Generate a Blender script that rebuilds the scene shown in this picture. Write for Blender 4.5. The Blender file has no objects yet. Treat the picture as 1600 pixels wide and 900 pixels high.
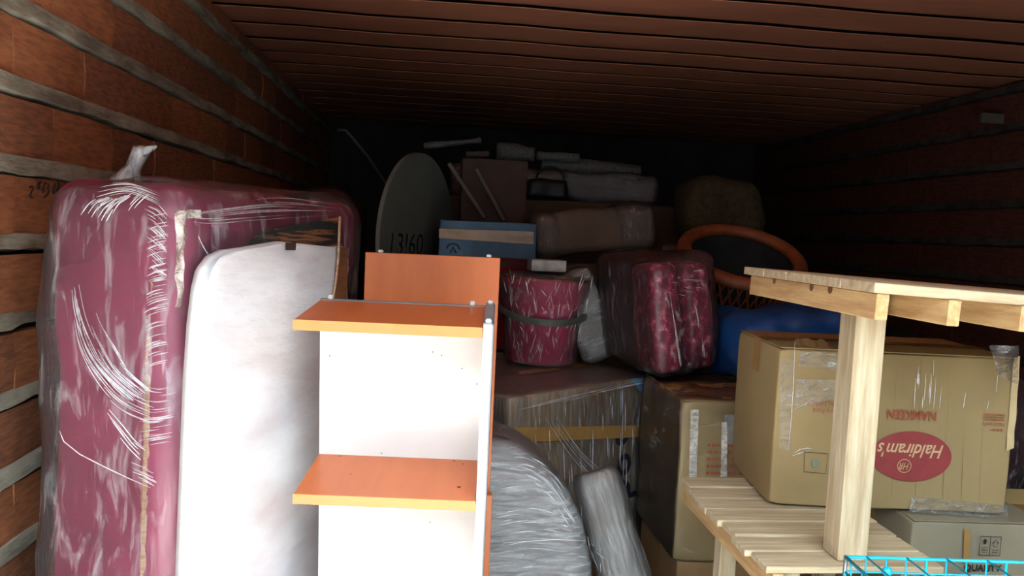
import bpy, bmesh, math, random
from mathutils import Vector, Matrix, noise
random.seed(7)
C = bpy.context.scene.collection
S = bpy.context.scene
R = math.radians
# ------------------------------------------------------------------ camera
F = 1200.0
EYE = Vector((0, 0, 1.65))
_r = R(2.2)
_d = Vector(((680-800)/F, (450-358)/F, -1)).normalized()
_u = Vector((math.sin(_r), math.cos(_r), 0)); _u = (_u - _u.dot(_d)*_d).normalized()
_x = _d.cross(_u)
ROT = Matrix((_x, _d, _u))            # camera axes to world
cd = bpy.data.cameras.new('camera'); cam = bpy.data.objects.new('camera', cd); C.objects.link(cam)
cd.sensor_width = 36; cd.lens = 36*F/1600; cd.clip_start = .02
cam.matrix_world = Matrix.Translation(EYE) @ ROT.to_4x4()
S.camera = cam
# ------------------------------------------------------------------ light
w = bpy.data.worlds.new('overcast_sky'); S.world = w; w.use_nodes = True
bg = w.node_tree.nodes['Background']; bg.inputs[0].default_value = (.80, .93, 1, 1); bg.inputs[1].default_value = 3.0
sl = bpy.data.lights.new('sun', 'SUN'); sl.energy = 22; sl.angle = R(1); sl.color = (1, .98, .95)
so = bpy.data.objects.new('sun', sl); C.objects.link(so); so.rotation_euler = Vector((.75, 0, -.8)).to_track_quat('-Z', 'Y').to_euler()
pl = bpy.data.lights.new('doorway_portal', 'AREA'); pl.shape = 'RECTANGLE'; pl.size = 2.78; pl.size_y = 2.36
pl.cycles.is_portal = True
po = bpy.data.objects.new('doorway_portal', pl); C.objects.link(po); po.location = (.27, .32, 1.18); po.rotation_euler = (R(90), 0, 0)
S.view_settings.view_transform = 'Standard'; S.view_settings.look = 'None'; S.view_settings.gamma = 1
S.view_settings.exposure = 2.15

# ------------------------------------------------------------------ materials
def nd(nt, t, **k):
    n = nt.nodes.new(t)
    for a, b in k.items():
        if a.startswith('i_'):
            key = a[2:].replace('_', ' ')
            n.inputs[int(key) if key.isdigit() else key].default_value = b
        else: setattr(n, a, b)
    return n
def rgb(*c): return (c[0], c[1], c[2], 1)
def srgb(r, g, b):
    f = lambda v: (v/255/12.92 if v/255 <= .04045 else ((v/255+.055)/1.055)**2.4)
    return (f(r), f(g), f(b))
def mat(name, c1, c2=None, rough=.6, scale=8, stretch=(1, 1, 1), bump=.15, bscale=60, dist=.002, spec=.4, c3=None, lo=.35, hi=.65, metal=0, detail=5):
    m = bpy.data.materials.new(name); m.use_nodes = True; nt = m.node_tree; L = nt.links.new
    p = nt.nodes['Principled BSDF']; p.inputs['Roughness'].default_value = rough; p.inputs['Metallic'].default_value = metal
    p.inputs['Specular IOR Level'].default_value = spec
    c2 = c2 or tuple(v*.8 for v in c1)
    tc = nd(nt, 'ShaderNodeTexCoord'); mp = nd(nt, 'ShaderNodeMapping'); mp.inputs['Scale'].default_value = stretch
    L(tc.outputs['Object'], mp.inputs[0])
    n = nd(nt, 'ShaderNodeTexNoise', i_Scale=scale, i_Detail=detail, i_Roughness=.6); L(mp.outputs[0], n.inputs['Vector'])
    cr = nd(nt, 'ShaderNodeValToRGB'); cr.color_ramp.elements[0].position = lo; cr.color_ramp.elements[1].position = hi
    cr.color_ramp.elements[0].color = rgb(*c2); cr.color_ramp.elements[1].color = rgb(*c1)
    if c3:
        e = cr.color_ramp.elements.new(min(.97, hi+.12)); e.color = rgb(*c3)
    L(n.outputs[0], cr.inputs[0]); L(cr.outputs[0], p.inputs['Base Color'])
    if bump:
        b = nd(nt, 'ShaderNodeTexNoise', i_Scale=bscale, i_Detail=4.0); L(mp.outputs[0], b.inputs['Vector'])
        bp = nd(nt, 'ShaderNodeBump', i_Strength=bump, i_Distance=dist); L(b.outputs[0], bp.inputs['Height']); L(bp.outputs[0], p.inputs['Normal'])
    return m
def film_mat(name, lo=.5, hi=.72, amin=.05, amax=.6, scale=14, stretch=(1, 1, 8), rough=.16, col=(.78, .82, .86), bump=.7, rotz=0, roty=0):
    m = bpy.data.materials.new(name); m.use_nodes = True; nt = m.node_tree; L = nt.links.new
    p = nt.nodes['Principled BSDF']; out = nt.nodes['Material Output']
    p.inputs['Base Color'].default_value = rgb(*col); p.inputs['Roughness'].default_value = rough; p.inputs['Specular IOR Level'].default_value = .8
    tc = nd(nt, 'ShaderNodeTexCoord'); mp = nd(nt, 'ShaderNodeMapping'); mp.inputs['Scale'].default_value = stretch
    mp.inputs['Rotation'].default_value = (0, roty, rotz)
    L(tc.outputs['Object'], mp.inputs[0])
    n = nd(nt, 'ShaderNodeTexNoise', i_Scale=scale, i_Detail=6.0, i_Roughness=.65, i_Distortion=.6); L(mp.outputs[0], n.inputs['Vector'])
    cr = nd(nt, 'ShaderNodeMapRange'); cr.inputs[1].default_value = lo; cr.inputs[2].default_value = hi; cr.inputs[3].default_value = amin; cr.inputs[4].default_value = amax
    L(n.outputs[0], cr.inputs[0])
    bp = nd(nt, 'ShaderNodeBump', i_Strength=bump, i_Distance=.01); L(n.outputs[0], bp.inputs['Height']); L(bp.outputs[0], p.inputs['Normal'])
    tr = nd(nt, 'ShaderNodeBsdfTransparent'); mx = nd(nt, 'ShaderNodeMixShader')
    gl = nd(nt, 'ShaderNodeBsdfGlossy', i_Roughness=rough); L(bp.outputs[0], gl.inputs['Normal'])
    m2 = nd(nt, 'ShaderNodeMixShader'); lw = nd(nt, 'ShaderNodeFresnel', i_IOR=1.35); L(bp.outputs[0], lw.inputs['Normal'])
    L(cr.outputs[0], mx.inputs[0]); L(tr.outputs[0], mx.inputs[1]); L(p.outputs[0], mx.inputs[2])
    L(lw.outputs[0], m2.inputs[0]); L(mx.outputs[0], m2.inputs[1]); L(gl.outputs[0], m2.inputs[2]); L(m2.outputs[0], out.inputs[0])
    return m
M = {}
M['block'] = mat('terracotta_block', srgb(190, 122, 82), srgb(152, 98, 70), .85, 5, (1, 1, 2.5), .5, 45, .006, .2, srgb(184, 128, 90))
M['block_b'] = mat('terracotta_block_dark', srgb(172, 108, 76), srgb(126, 88, 68), .85, 7, (1, 1, 2), .5, 45, .006, .2, srgb(128, 118, 100))
M['mortar'] = mat('cement_mortar', srgb(186, 182, 164), srgb(128, 120, 106), .95, 9, (1, .5, 2), .7, 35, .01, .1)
M['joint'] = mat('dark_joint', srgb(58, 50, 44), srgb(34, 30, 28), .95, 12)
M['roof'] = mat('red_oxide_sheet', srgb(194, 126, 98), srgb(176, 112, 86), .5, 3, (.4, 2, 1), .15, 20, .003, .35)
M['floor'] = mat('cement_floor', srgb(92, 88, 82), srgb(62, 58, 54), .9, 4)
M['yard'] = mat('pale_concrete', (.42, .41, .38), (.34, .33, .31), .9, 2)
M['opp'] = mat('blocker_grey', (.13, .14, .15), (.09, .10, .105), .9, 2)
M['block_r'] = mat('dimmed_block', srgb(118, 70, 54), srgb(84, 54, 46), .85, 5, (1, 1, 2.5), .5, 45, .006, .2)  # clay blocks darkened in colour for the dim right side
M['mortar_r'] = mat('dimmed_mortar', srgb(84, 78, 72), srgb(54, 50, 46), .95, 9)  # mortar darker than the blocks, and dimmed in colour like them
M['asphalt'] = mat('asphalt', (.09, .09, .09), (.06, .06, .06), .9, 2)
M['card_far'] = mat('dimmed_cardboard', srgb(104, 84, 64), srgb(84, 68, 52), .85, 3)  # plain cardboard, its colour darkened for the dim back of the room
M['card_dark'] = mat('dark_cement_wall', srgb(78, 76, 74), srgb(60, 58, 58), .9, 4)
M['plaster'] = mat('cement_plaster', srgb(120, 110, 98), srgb(92, 84, 76), .9, 4)
M['magenta'] = mat('magenta_rexine', srgb(150, 40, 82), srgb(132, 32, 72), .42, 3, (1, 1, 1), .12, 260, .0008, .4)
M['seat_dark'] = mat('dark_seat_fabric', srgb(40, 44, 46), srgb(26, 28, 30), .8, 6)
M['beige'] = mat('beige_webbing', srgb(196, 164, 132), srgb(160, 118, 92), .8, 30, (1, 1, 3), .5, 120, .003)
M['white_fabric'] = mat('white_nonwoven_fabric', srgb(228, 232, 236), srgb(218, 216, 220), .8, 5, (1, 1, 2.5), .35, 30, .006, .2)
M['tan_ply'] = mat('tan_cardboard_lining', srgb(168, 112, 72), srgb(120, 84, 60), .7, 6, (1, 1, 6), .3, 30, .004)
M['maple'] = mat('orange_laminate', srgb(206, 116, 66), srgb(196, 106, 58), .38, 3, (6, 1, 1), .04, 200, .0005, .4)
M['maple_edge'] = mat('orange_edge_band', srgb(226, 146, 82), srgb(216, 132, 72), .35, 3)
M['whitelam'] = mat('white_laminate', srgb(232, 234, 232), srgb(222, 224, 222), .35, 4, bump=.03)
M['greyedge'] = mat('grey_edge_band', srgb(138, 144, 150), srgb(120, 126, 132), .4, 4, bump=0)
M['plastic_w'] = mat('white_plastic_cap', srgb(225, 228, 230), None, .3, 4, bump=0)
M['chip'] = mat('bare_chipboard', srgb(70, 52, 40), None, .9, 20)
M['card'] = mat('cardboard', srgb(158, 136, 96), srgb(144, 122, 84), .75, 3, (1, 1, 1), .2, 30, .002, .25)
M['card_b'] = mat('cardboard_dull', srgb(158, 126, 90), srgb(136, 106, 74), .75, 3, (1, 1, 1), .25, 30, .003, .25)
M['card_g'] = mat('cardboard_greyish', srgb(150, 140, 118), srgb(134, 124, 104), .75, 3, (1, 1, 1), .2, 30, .002, .25)
M['card_y'] = mat('cardboard_yellow', srgb(204, 184, 128), srgb(188, 166, 110), .75, 3)
M['card_blue'] = mat('blue_printed_card', srgb(92, 130, 156), srgb(74, 112, 140), .6, 5)
M['inside'] = mat('cardboard_cut_edge', srgb(205, 180, 135), None, .8, 20)
M['tape'] = mat('brown_packing_tape', srgb(172, 134, 80), srgb(156, 118, 68), .22, 8, (1, 1, 1), .3, 40, .002, .6)
M['red_ink'] = mat('red_ink', srgb(152, 62, 62), srgb(140, 56, 56), .6, 20, bump=0)
M['red_ink_b'] = mat('faded_red_ink', srgb(160, 78, 56), None, .7, 20, bump=0)
M['black_ink'] = mat('black_ink', srgb(36, 36, 38), None, .6, 20, bump=0)
M['grey_ink'] = mat('slate_ink', srgb(34, 40, 52), None, .5, 20, bump=0)
M['cream_ink'] = mat('bare_board_ink', srgb(206, 176, 132), None, .7, 20, bump=0)
M['green_dot'] = mat('grey_green_sticker', srgb(120, 136, 118), None, .5, 20, bump=0)
M['wood'] = mat('raw_pine', srgb(206, 178, 134), srgb(180, 148, 104), .75, 4, (1, 14, 14), .25, 30, .002, .25, srgb(214, 196, 160))
M['wood_x'] = mat('raw_pine_planks', srgb(196, 180, 150), srgb(168, 148, 118), .75, 4, (1.2, 16, 16), .25, 30, .002, .25, srgb(216, 204, 176))
M['wood_y'] = mat('raw_pine_beams', srgb(204, 170, 122), srgb(172, 134, 90), .75, 4, (14, 1.5, 14), .25, 30, .002, .25)
M['wood_z'] = mat('raw_pine_post', srgb(190, 176, 148), srgb(162, 142, 112), .75, 4, (14, 14, 1.2), .25, 30, .002, .25, srgb(206, 200, 184))
M['knot'] = mat('wood_knot', srgb(120, 84, 52), srgb(96, 62, 38), .8, 30)
M['bucket'] = mat('magenta_plastic', srgb(176, 34, 84), srgb(164, 28, 76), .3, 4, bump=.05, spec=.5)
M['bucket_red'] = mat('red_plastic', srgb(150, 40, 46), None, .35, 4, bump=.05)
M['grey_pl'] = mat('grey_plastic', srgb(84, 88, 84), srgb(66, 70, 68), .5, 10)
M['silver'] = mat('silver_grey_pack', srgb(160, 160, 156), srgb(120, 120, 118), .4, 20)
M['maroon'] = mat('maroon_damask', srgb(150, 26, 66), srgb(100, 16, 44), .45, 34, (1, 1, .8), .25, 90, .002, .5, srgb(206, 140, 140), .46, .56)
M['maroon_d'] = mat('dark_maroon_cloth', srgb(86, 34, 44), srgb(58, 26, 32), .7, 8, bump=.3, bscale=40)
M['grey_pack'] = mat('grey_wrapped_foam', srgb(122, 112, 112), srgb(98, 92, 94), .6, 5, (1, 1, 3), .3, 20, .004)
M['rug'] = mat('rolled_mat', srgb(122, 108, 98), srgb(92, 88, 86), .7, 5, (1, 1, .6), .3, 40, .003)
M['blue_tarp'] = mat('blue_tarpaulin', srgb(26, 76, 140), srgb(20, 62, 120), .45, 5, bump=.3, bscale=20)
M['cane'] = mat('orange_cane', srgb(146, 80, 46), srgb(118, 62, 36), .5, 12, (1, 1, 1), .4, 60, .003)
M['green_band'] = mat('green_band', srgb(42, 90, 80), None, .5, 12)
M['hardboard'] = mat('grey_board', srgb(98, 106, 100), srgb(90, 97, 92), .6, 5, bump=.05)
M['edge_light'] = mat('pale_edge', srgb(140, 148, 142), None, .5, 8)
M['brown_pack'] = mat('brown_paper', srgb(124, 108, 92), srgb(108, 94, 80), .7, 4, bump=.4, bscale=14, dist=.01)
M['dark_red_box'] = mat('dark_reddish_board', srgb(78, 56, 46), srgb(64, 46, 38), .7, 4)
M['stick'] = mat('weathered_slat', srgb(110, 106, 96), srgb(86, 82, 74), .8, 6)
M['pvc'] = mat('white_sheet_roll', srgb(136, 140, 136), srgb(96, 102, 100), .4, 6, (1, 8, 8), .4, 20, .004)
M['black_bag'] = mat('black_rexine', srgb(30, 32, 34), srgb(22, 23, 25), .4, 8)
M['jute'] = mat('olive_woven_sack', srgb(82, 76, 52), srgb(58, 54, 38), .85, 30, bump=.5, bscale=90)
M['cyan'] = mat('cyan_coated_wire', srgb(20, 186, 220), None, .3, 8, bump=0, spec=.5)
M['steel'] = mat('galvanised_steel', srgb(150, 154, 156), None, .35, 8, metal=.8)
M['f_sofa'] = film_mat('stretch_film_clear', .52, .80, .05, .5, 16, (1.6, 1.6, .4), .14, (.85, .86, .92), .6, roty=R(35))
M['f_hazy'] = film_mat('stretch_film_hazy', .40, .74, .10, .62, 10, (1, 1, 7), .2, (.62, .66, .68), .6)
M['f_vert'] = film_mat('stretch_film_vertical', .42, .78, .05, .45, 22, (3.5, 3.5, .5), .2, (.64, .68, .70), .6)
M['f_bucket'] = film_mat('stretch_film_bucket', .52, .80, .04, .65, 34, (1.6, 1.6, .5), .15, (.82, .80, .84), .9)
M['f_arm'] = film_mat('stretch_film_armchair', .56, .78, .02, .5, 20, (2, 2, .8), .12, (.82, .80, .84), .6)
M['f_box'] = film_mat('stretch_film_box', .58, .78, .03, .5, 9, (1, 1, 3), .12, (.8, .8, .78), .5)
M['knotf'] = film_mat('gathered_film', .35, .7, .15, .75, 40, (1, 1, .4), .12, (.75, .78, .8), .9)
M['crease'] = film_mat('film_crease_glint', .3, .7, .45, .95, 40, (1, 1, 1), .2, (.9, .9, .95), .4)  # whitish film folds; their glints are put into the white colour
M['crease_t'] = film_mat('clear_tape', .35, .6, .5, .9, 30, (1, 1, 2), .2, (.78, .74, .68), .8)

# ------------------------------------------------------------------ helpers
def link(o, parent=None):
    C.objects.link(o)
    if parent: o.parent = parent
    return o
def tag(o, label=None, cat=None, group=None, kind=None):
    if label: o['label'] = label
    if cat: o['category'] = cat
    if group: o['group'] = group
    if kind: o['kind'] = kind
    return o
def empty(name, loc=(0, 0, 0), rot=(0, 0, 0), label=None, cat=None, group=None, kind=None):
    o = bpy.data.objects.new(name, None); o.location = loc; o.rotation_euler = rot; o.empty_display_size = .1
    link(o); tag(o, label, cat, group, kind); return o
def bobj(name, bm, m, parent=None, loc=(0, 0, 0), rot=(0, 0, 0), smooth=False, label=None):
    bmesh.ops.recalc_face_normals(bm, faces=bm.faces)
    me = bpy.data.meshes.new(name); bm.to_mesh(me); bm.free()
    for p in me.polygons: p.use_smooth = smooth
    if m: me.materials.append(m if not isinstance(m, str) else M[m])
    o = bpy.data.objects.new(name, me); o.location = loc; o.rotation_euler = rot
    link(o, parent)
    if label: o['label'] = label
    return o
def pobj(name, vs, fs, m, parent=None, loc=(0, 0, 0), rot=(0, 0, 0), smooth=False, label=None):
    me = bpy.data.meshes.new(name); me.from_pydata([tuple(v) for v in vs], [], fs); me.update()
    for p in me.polygons: p.use_smooth = smooth
    me.materials.append(M[m] if isinstance(m, str) else m)
    o = bpy.data.objects.new(name, me); o.location = loc; o.rotation_euler = rot; link(o, parent)
    if label: o['label'] = label
    return o
def upd(): bpy.context.view_layer.update()
def ray(px, py): return ROT @ Vector(((px-800)/F, (450-py)/F, -1))
def onplane(o, px, py, axis, val):
    """local point of object o where the sight line through a photo pixel meets its plane axis=val"""
    mi = o.matrix_world.inverted(); a = mi @ EYE; d = mi.to_3x3() @ ray(px, py)
    return a + d*((val-a[axis])/d[axis])
def bm_box(bm, x0, x1, y0, y1, z0, z1, bev=0, seg=1):
    r = bmesh.ops.create_cube(bm, size=1)
    for v in r['verts']:
        v.co = Vector(((x0+x1)/2+v.co.x*(x1-x0), (y0+y1)/2+v.co.y*(y1-y0), (z0+z1)/2+v.co.z*(z1-z0)))
    if bev:
        es = list({e for v in r['verts'] for e in v.link_edges})
        bmesh.ops.bevel(bm, geom=es, offset=bev, segments=seg, affect='EDGES')
def box(name, x0, x1, y0, y1, z0, z1, m, parent=None, bev=.0015, loc=(0, 0, 0), rot=(0, 0, 0), label=None):
    bm = bmesh.new(); bm_box(bm, x0, x1, y0, y1, z0, z1, bev); return bobj(name, bm, m, parent, loc, rot, label=label)
def axis_pts(h, r, n):
    """sample positions across [-h,h] with extra points inside the rounded ends"""
    a = [-h, -h+r*.12, -h+r*.35, -h+r*.65] if r > 0 else [-h]
    k = max(2, int(round((2*h-2*r)/n)))
    mid = [-h+r+(2*h-2*r)*i/k for i in range(k+1)]
    out = a+mid+[-v for v in reversed(a)]
    res = []
    for v in out:
        if not res or v-res[-1] > 1e-6: res.append(v)
    return res
def rbox_geo(w, d, h, r, n, disp=None, off=0):
    """rounded box; centred in x and y, base at z=0; disp(p, nrm) moves the surface"""
    hs = (w/2, d/2, h/2); A = [axis_pts(hs[i], r, n) for i in range(3)]
    idx = {}; vs = []; fs = []
    def vid(i, j, k):
        key = (i, j, k)
        if key in idx: return idx[key]
        p = Vector((A[0][i], A[1][j], A[2][k])); inn = Vector([max(-(hs[a]-r), min(hs[a]-r, p[a])) for a in range(3)])
        dv = p-inn
        nn = dv.normalized() if dv.length > 1e-9 else Vector((0, 0, 1))
        q = inn+nn*(r if r > 0 else 0) if r > 0 else p
        q = q+nn*off
        if disp: q = q+disp(Vector((q.x, q.y, q.z+h/2)), nn)
        q.z += h/2
        idx[key] = len(vs); vs.append(q); return idx[key]
    N = [len(a)-1 for a in A]
    for a in range(3):
        b, c = (a+1) % 3, (a+2) % 3
        for side in (0, N[a]):
            for i in range(N[b]):
                for j in range(N[c]):
                    q = []
                    for (u, v) in ((i, j), (i+1, j), (i+1, j+1), (i, j+1)):
                        t = [0, 0, 0]; t[a] = side; t[b] = u; t[c] = v; q.append(vid(*t))
                    if side == 0: q.reverse()
                    fs.append(q)
    return vs, fs
def rbox(name, w, d, h, r, n, m, parent=None, loc=(0, 0, 0), rot=(0, 0, 0), disp=None, off=0, smooth=True, label=None):
    vs, fs = rbox_geo(w, d, h, r, n, disp, off); return pobj(name, vs, fs, m, parent, loc, rot, smooth, label)
def nz(amp, sc, seed=0, st=(1, 1, 1)):
    def f(p, n):
        q = Vector((p.x*st[0], p.y*st[1], p.z*st[2]))*sc+Vector((seed*7.3, seed*3.1, seed))
        return n*(noise.noise(q)*amp)
    return f
def addd(*fs):
    def f(p, n):
        r = Vector((0, 0, 0))
        for g in fs: r = r+g(p, n)
        return r
    return f
def tube(bm, pts, r, seg=6, cap=True):
    pts = [Vector(p) for p in pts]; rings = []
    up0 = None
    for i, p in enumerate(pts):
        t = (pts[min(i+1, len(pts)-1)]-pts[max(i-1, 0)]).normalized()
        if up0 is None:
            up0 = Vector((0, 0, 1)) if abs(t.z) < .9 else Vector((1, 0, 0))
        s = t.cross(up0)
        if s.length < 1e-6: s = t.cross(Vector((1, 0, 0)))
        s.normalize(); u = s.cross(t).normalized(); up0 = u
        rr = r[i] if isinstance(r, (list, tuple)) else r
        rings.append([bm.verts.new(p+(s*math.cos(2*math.pi*k/seg)+u*math.sin(2*math.pi*k/seg))*rr) for k in range(seg)])
    for a, b in zip(rings, rings[1:]):
        for k in range(seg): bm.faces.new((a[k], a[(k+1) % seg], b[(k+1) % seg], b[k]))
    if cap:
        bm.faces.new(rings[0][::-1]); bm.faces.new(rings[-1])
def tubes(name, lst, m, parent=None, r=.003, seg=6, smooth=True, loc=(0, 0, 0), rot=(0, 0, 0), label=None):
    bm = bmesh.new()
    for it in lst:
        if isinstance(it, tuple) and isinstance(it[1], (float, list)): tube(bm, it[0], it[1], seg)
        else: tube(bm, it, r, seg)
    return bobj(name, bm, m, parent, loc, rot, smooth, label)
def lathe(name, prof, m, parent=None, seg=40, loc=(0, 0, 0), rot=(0, 0, 0), smooth=True, off=0, disp=None, label=None):
    vs = []; fs = []
    for (r, z) in prof:
        for k in range(seg):
            a = 2*math.pi*k/seg; p = Vector(((r+off)*math.cos(a), (r+off)*math.sin(a), z))
            if disp: p = p+disp(p, Vector((math.cos(a), math.sin(a), 0)))
            vs.append(p)
    for i in range(len(prof)-1):
        for k in range(seg): fs.append((i*seg+k, i*seg+(k+1) % seg, (i+1)*seg+(k+1) % seg, (i+1)*seg+k))
    return pobj(name, vs, fs, m, parent, loc, rot, smooth, label)
def ribbons(name, paths, m, parent, nrm, width=.0015, lift=.001, label=None):
    """thin raised folds of film following paths on a surface with normal nrm"""
    bm = bmesh.new(); nrm = Vector(nrm)
    for pth in paths:
        wd = width*random.uniform(.6, 1.6)
        n = len(pth); prev = None
        for i, p in enumerate(pth):
            p = Vector(p); t = (Vector(pth[min(i+1, n-1)])-Vector(pth[max(i-1, 0)])).normalized(); s = t.cross(nrm).normalized()
            w_ = wd*max(.15, math.sin(math.pi*(i+.3)/(n-.4)))
            cur = [bm.verts.new(p-s*w_), bm.verts.new(p+nrm*(lift+w_*.8)), bm.verts.new(p+s*w_)]
            if prev:
                bm.faces.new((prev[0], prev[1], cur[1], cur[0])); bm.faces.new((prev[1], prev[2], cur[2], cur[1]))
            prev = cur
    o = bobj(name, bm, m, parent, smooth=True, label=label); o['kind'] = 'stuff'
    if parent.type == 'MESH': o.location = -parent.location
    return o
def interp(pl, t):
    x = t*(len(pl)-1); i = min(int(x), len(pl)-2); f = x-i
    p0, p1, p2, p3 = [Vector(pl[max(0, min(len(pl)-1, i+k))]) for k in (-1, 0, 1, 2)]
    return .5*((2*p1)+(-p0+p2)*f+(2*p0-5*p1+4*p2-p3)*f*f+(-p0+3*p1-3*p2+p3)*f**3)
def fan(A, B, k, seg=(.3, 1), jit=3, steps=10):
    """k broken pixel curves between the curves A and B"""
    out = []
    for i in range(k):
        f = random.random(); t0 = random.uniform(0, 1-seg[0]); t1 = min(1, t0+random.uniform(*seg)); jx, jy = random.uniform(-jit, jit), random.uniform(-jit, jit)
        c = []
        for s in range(steps+1):
            t = t0+(t1-t0)*s/steps; p = interp([Vector((*a, 0)) for a in A], t)*(1-f)+interp([Vector((*b, 0)) for b in B], t)*f
            c.append((p.x+jx, p.y+jy))
        out.append(c)
    return out
FRONT = Matrix.Rotation(R(90), 4, 'X')
FLIP = Matrix.Rotation(math.pi, 4, 'Y') @ FRONT         # lettering upside down on a front face
UPRD = Matrix.Rotation(R(-90), 4, 'Y') @ FRONT          # lettering reading upwards
LEFTF = Matrix.Rotation(R(-90), 4, 'Z') @ FRONT         # lettering on a left face
RIGHTF = Matrix.Rotation(R(90), 4, 'Z') @ FRONT
def text(name, s, size, m, parent, p, M4, shear=0, sx=1, bold=0, align='CENTER', label=None):
    cu = bpy.data.curves.new(name, 'FONT'); cu.body = s; cu.size = size; cu.shear = shear; cu.align_x = align; cu.align_y = 'CENTER'; cu.offset = bold; cu.resolution_u = 3
    to = bpy.data.objects.new(name, cu); C.objects.link(to); upd()
    me = bpy.data.meshes.new_from_object(to.evaluated_get(bpy.context.evaluated_depsgraph_get()))
    bpy.data.objects.remove(to); me.materials.clear(); me.materials.append(M[m])
    o = bpy.data.objects.new(name, me); link(o, parent); me.transform(Matrix.Translation(p) @ M4 @ Matrix.Diagonal((sx, 1, 1, 1)))
    if label: o['label'] = label
    return o
def dashes(parent, p, width, size, m, name='printed_line'):
    # a line of print too blurred to read: broken dashes on a front face
    vs = []; fs = []; x = p.x-width/2
    while x < p.x+width/2:
        l = size*random.uniform(.5, 1.4); h = size*random.uniform(.30, .5); k = len(vs)
        vs += [(x, p.y, p.z-h), (x+l, p.y, p.z-h), (x+l, p.y, p.z+h), (x, p.y, p.z+h)]; fs.append((k, k+1, k+2, k+3)); x += l+size*random.uniform(.2, .5)
    o = pobj(name, vs, fs, m, parent); o['kind'] = 'stuff'; return o
def quad(name, pts, m, parent, label=None):
    return pobj(name, pts, [tuple(range(len(pts)))], m, parent, label=label)
def sheet(name, o, pix, axis, val, m, parent=None, label=None, nu=14, nv=10, wav=.001):
    """a strip of tape or label lying on a face; pix = four photo corners"""
    c = [onplane(o, *p, axis, val) for p in pix]; vs = []; fs = []
    for j in range(nv+1):
        for i in range(nu+1):
            u, v = i/nu, j/nv
            p = c[0].lerp(c[1], u).lerp(c[3].lerp(c[2], u), v)
            p[axis] += noise.noise(p*30)*wav; vs.append(p)
    for j in range(nv):
        for i in range(nu): a = j*(nu+1)+i; fs.append((a, a+1, a+nu+2, a+nu+1))
    return pobj(name, vs, fs, m, parent or o, smooth=True, label=label)

# ------------------------------------------------------------------ the room
XL, XR, YF, YB, ZC = -1.12, 3.4, .35, 8.0, 2.68
fl = box('floor', XL-.2, XR+.2, YF-.1, YB+.2, -.1, 0, 'floor', bev=0); tag(fl, 'dark cement floor under the stacked goods', None, None, 'structure')
ap = box('bounce_apron', -4, 6, -1.1, YF-.1, -.12, -.015, 'yard', bev=0); tag(ap, 'unseen pale apron added to bounce sun onto the ceiling', None, None, 'structure')  # unseen pale strip, added so the ceiling gets bounced sun
yd = box('ground', -14, 14, -12, YF-.1, -.12, -.03, 'asphalt', bev=0); tag(yd, 'unseen lane, made dark to keep bounce off the back', None, None, 'structure')  # unseen ground, darkened to cut bounce into the room
op = box('sky_blocker', -14, 14, -4.8, -4.5, 0, 3.9, 'opp', bev=0); tag(op, 'unseen wall added to cut sky light from the room', None, None, 'structure')  # unseen wall, added so sky light stays off the back goods
def wall(name, X, side, z0, ch, label, ymin, mb=('block', 'block_b'), mm='mortar'):
    """block wall: side=+1 faces +x. Courses of separate hollow clay blocks, mortar bands between"""
    root = box(name, min(X, X-side*.2), max(X, X-side*.2), YF, YB, 0, ZC+.06, 'joint', bev=0); tag(root, label, None, None, 'structure')
    meshes = []
    for v in range(6):
        bm = bmesh.new(); bm_box(bm, 0, .035, 0, 1, 0, 1)
        es = [e for e in bm.edges if all(vv.co.x > .03 for vv in e.verts)]
        bmesh.ops.subdivide_edges(bm, edges=bm.edges, cuts=1, use_grid_fill=True)
        for q in bm.verts:
            edge = sum(1 for c in (q.co.y, q.co.z) if c < .01 or c > .99)
            if q.co.x > .02:
                q.co.x += random.uniform(-.004, .004)-(.008 if edge == 2 else .003*edge)
                q.co.y += random.uniform(-.008, .008); q.co.z += random.uniform(-.025, .025)
        me = bpy.data.meshes.new('brick'); bm.to_mesh(me); bm.free(); me.materials.append(M[mb[0] if v % 3 else mb[1]]); meshes.append(me)
    gap = .052; mort = bmesh.new()
    k0 = -int(z0/ch)-1; n = 0
    for k in range(k0, 20):
        zb = z0+k*ch+gap/2; zt = zb+ch-gap
        if zt < .02 or zb > ZC-.02: continue
        zb = max(zb, 0); zt = min(zt, ZC-.01)
        y = ymin-(.2 if k % 2 else 0)
        while y < YB:
            y1 = min(y+.4, YB); ya = max(y, YF)
            if y1-ya > .05:
                o = bpy.data.objects.new('brick', random.choice(meshes)); link(o, root)
                tw = random.uniform(-.004, .006)
                o.location = (X+side*tw, ya+.006, zb); o.scale = (side, y1-ya-random.uniform(.001, .009), zt-zb); n += 1
            y = y1
        # mortar band squeezed out above the block below, ragged; dark slit left under it
        zc = zb-gap/2
        if zc > .05:
            prev = None; yy = YF; 
            while yy <= YB+.001:
                pr = .036+.012*noise.noise(Vector((yy*2.3, k*3.3, 1)))+.006*noise.noise(Vector((yy*9, k, 5)))
                lo = zc-.020+.010*noise.noise(Vector((yy*4, k*2.1, 9)))+.006*noise.noise(Vector((yy*17, k*2.1, 9))); hi = zc+.034+.006*noise.noise(Vector((yy*5, k*1.7, 3)))
                cur = [mort.verts.new((X, yy, hi+.004)), mort.verts.new((X+side*pr, yy, hi-.004)), mort.verts.new((X+side*(pr+.003), yy, lo+.008)), mort.verts.new((X+side*.004, yy, lo))]
                if prev:
                    for a in range(3): mort.faces.new((prev[a], prev[a+1], cur[a+1], cur[a]))
                prev = cur; yy += .06
    mo = bobj('mortar', mort, mm, root); mo['kind'] = 'stuff'
    return root
wl = wall('wall_left', XL, 1, .742, .2040, 'bare hollow clay block wall on the left with thick smeared mortar', .52)
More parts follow.
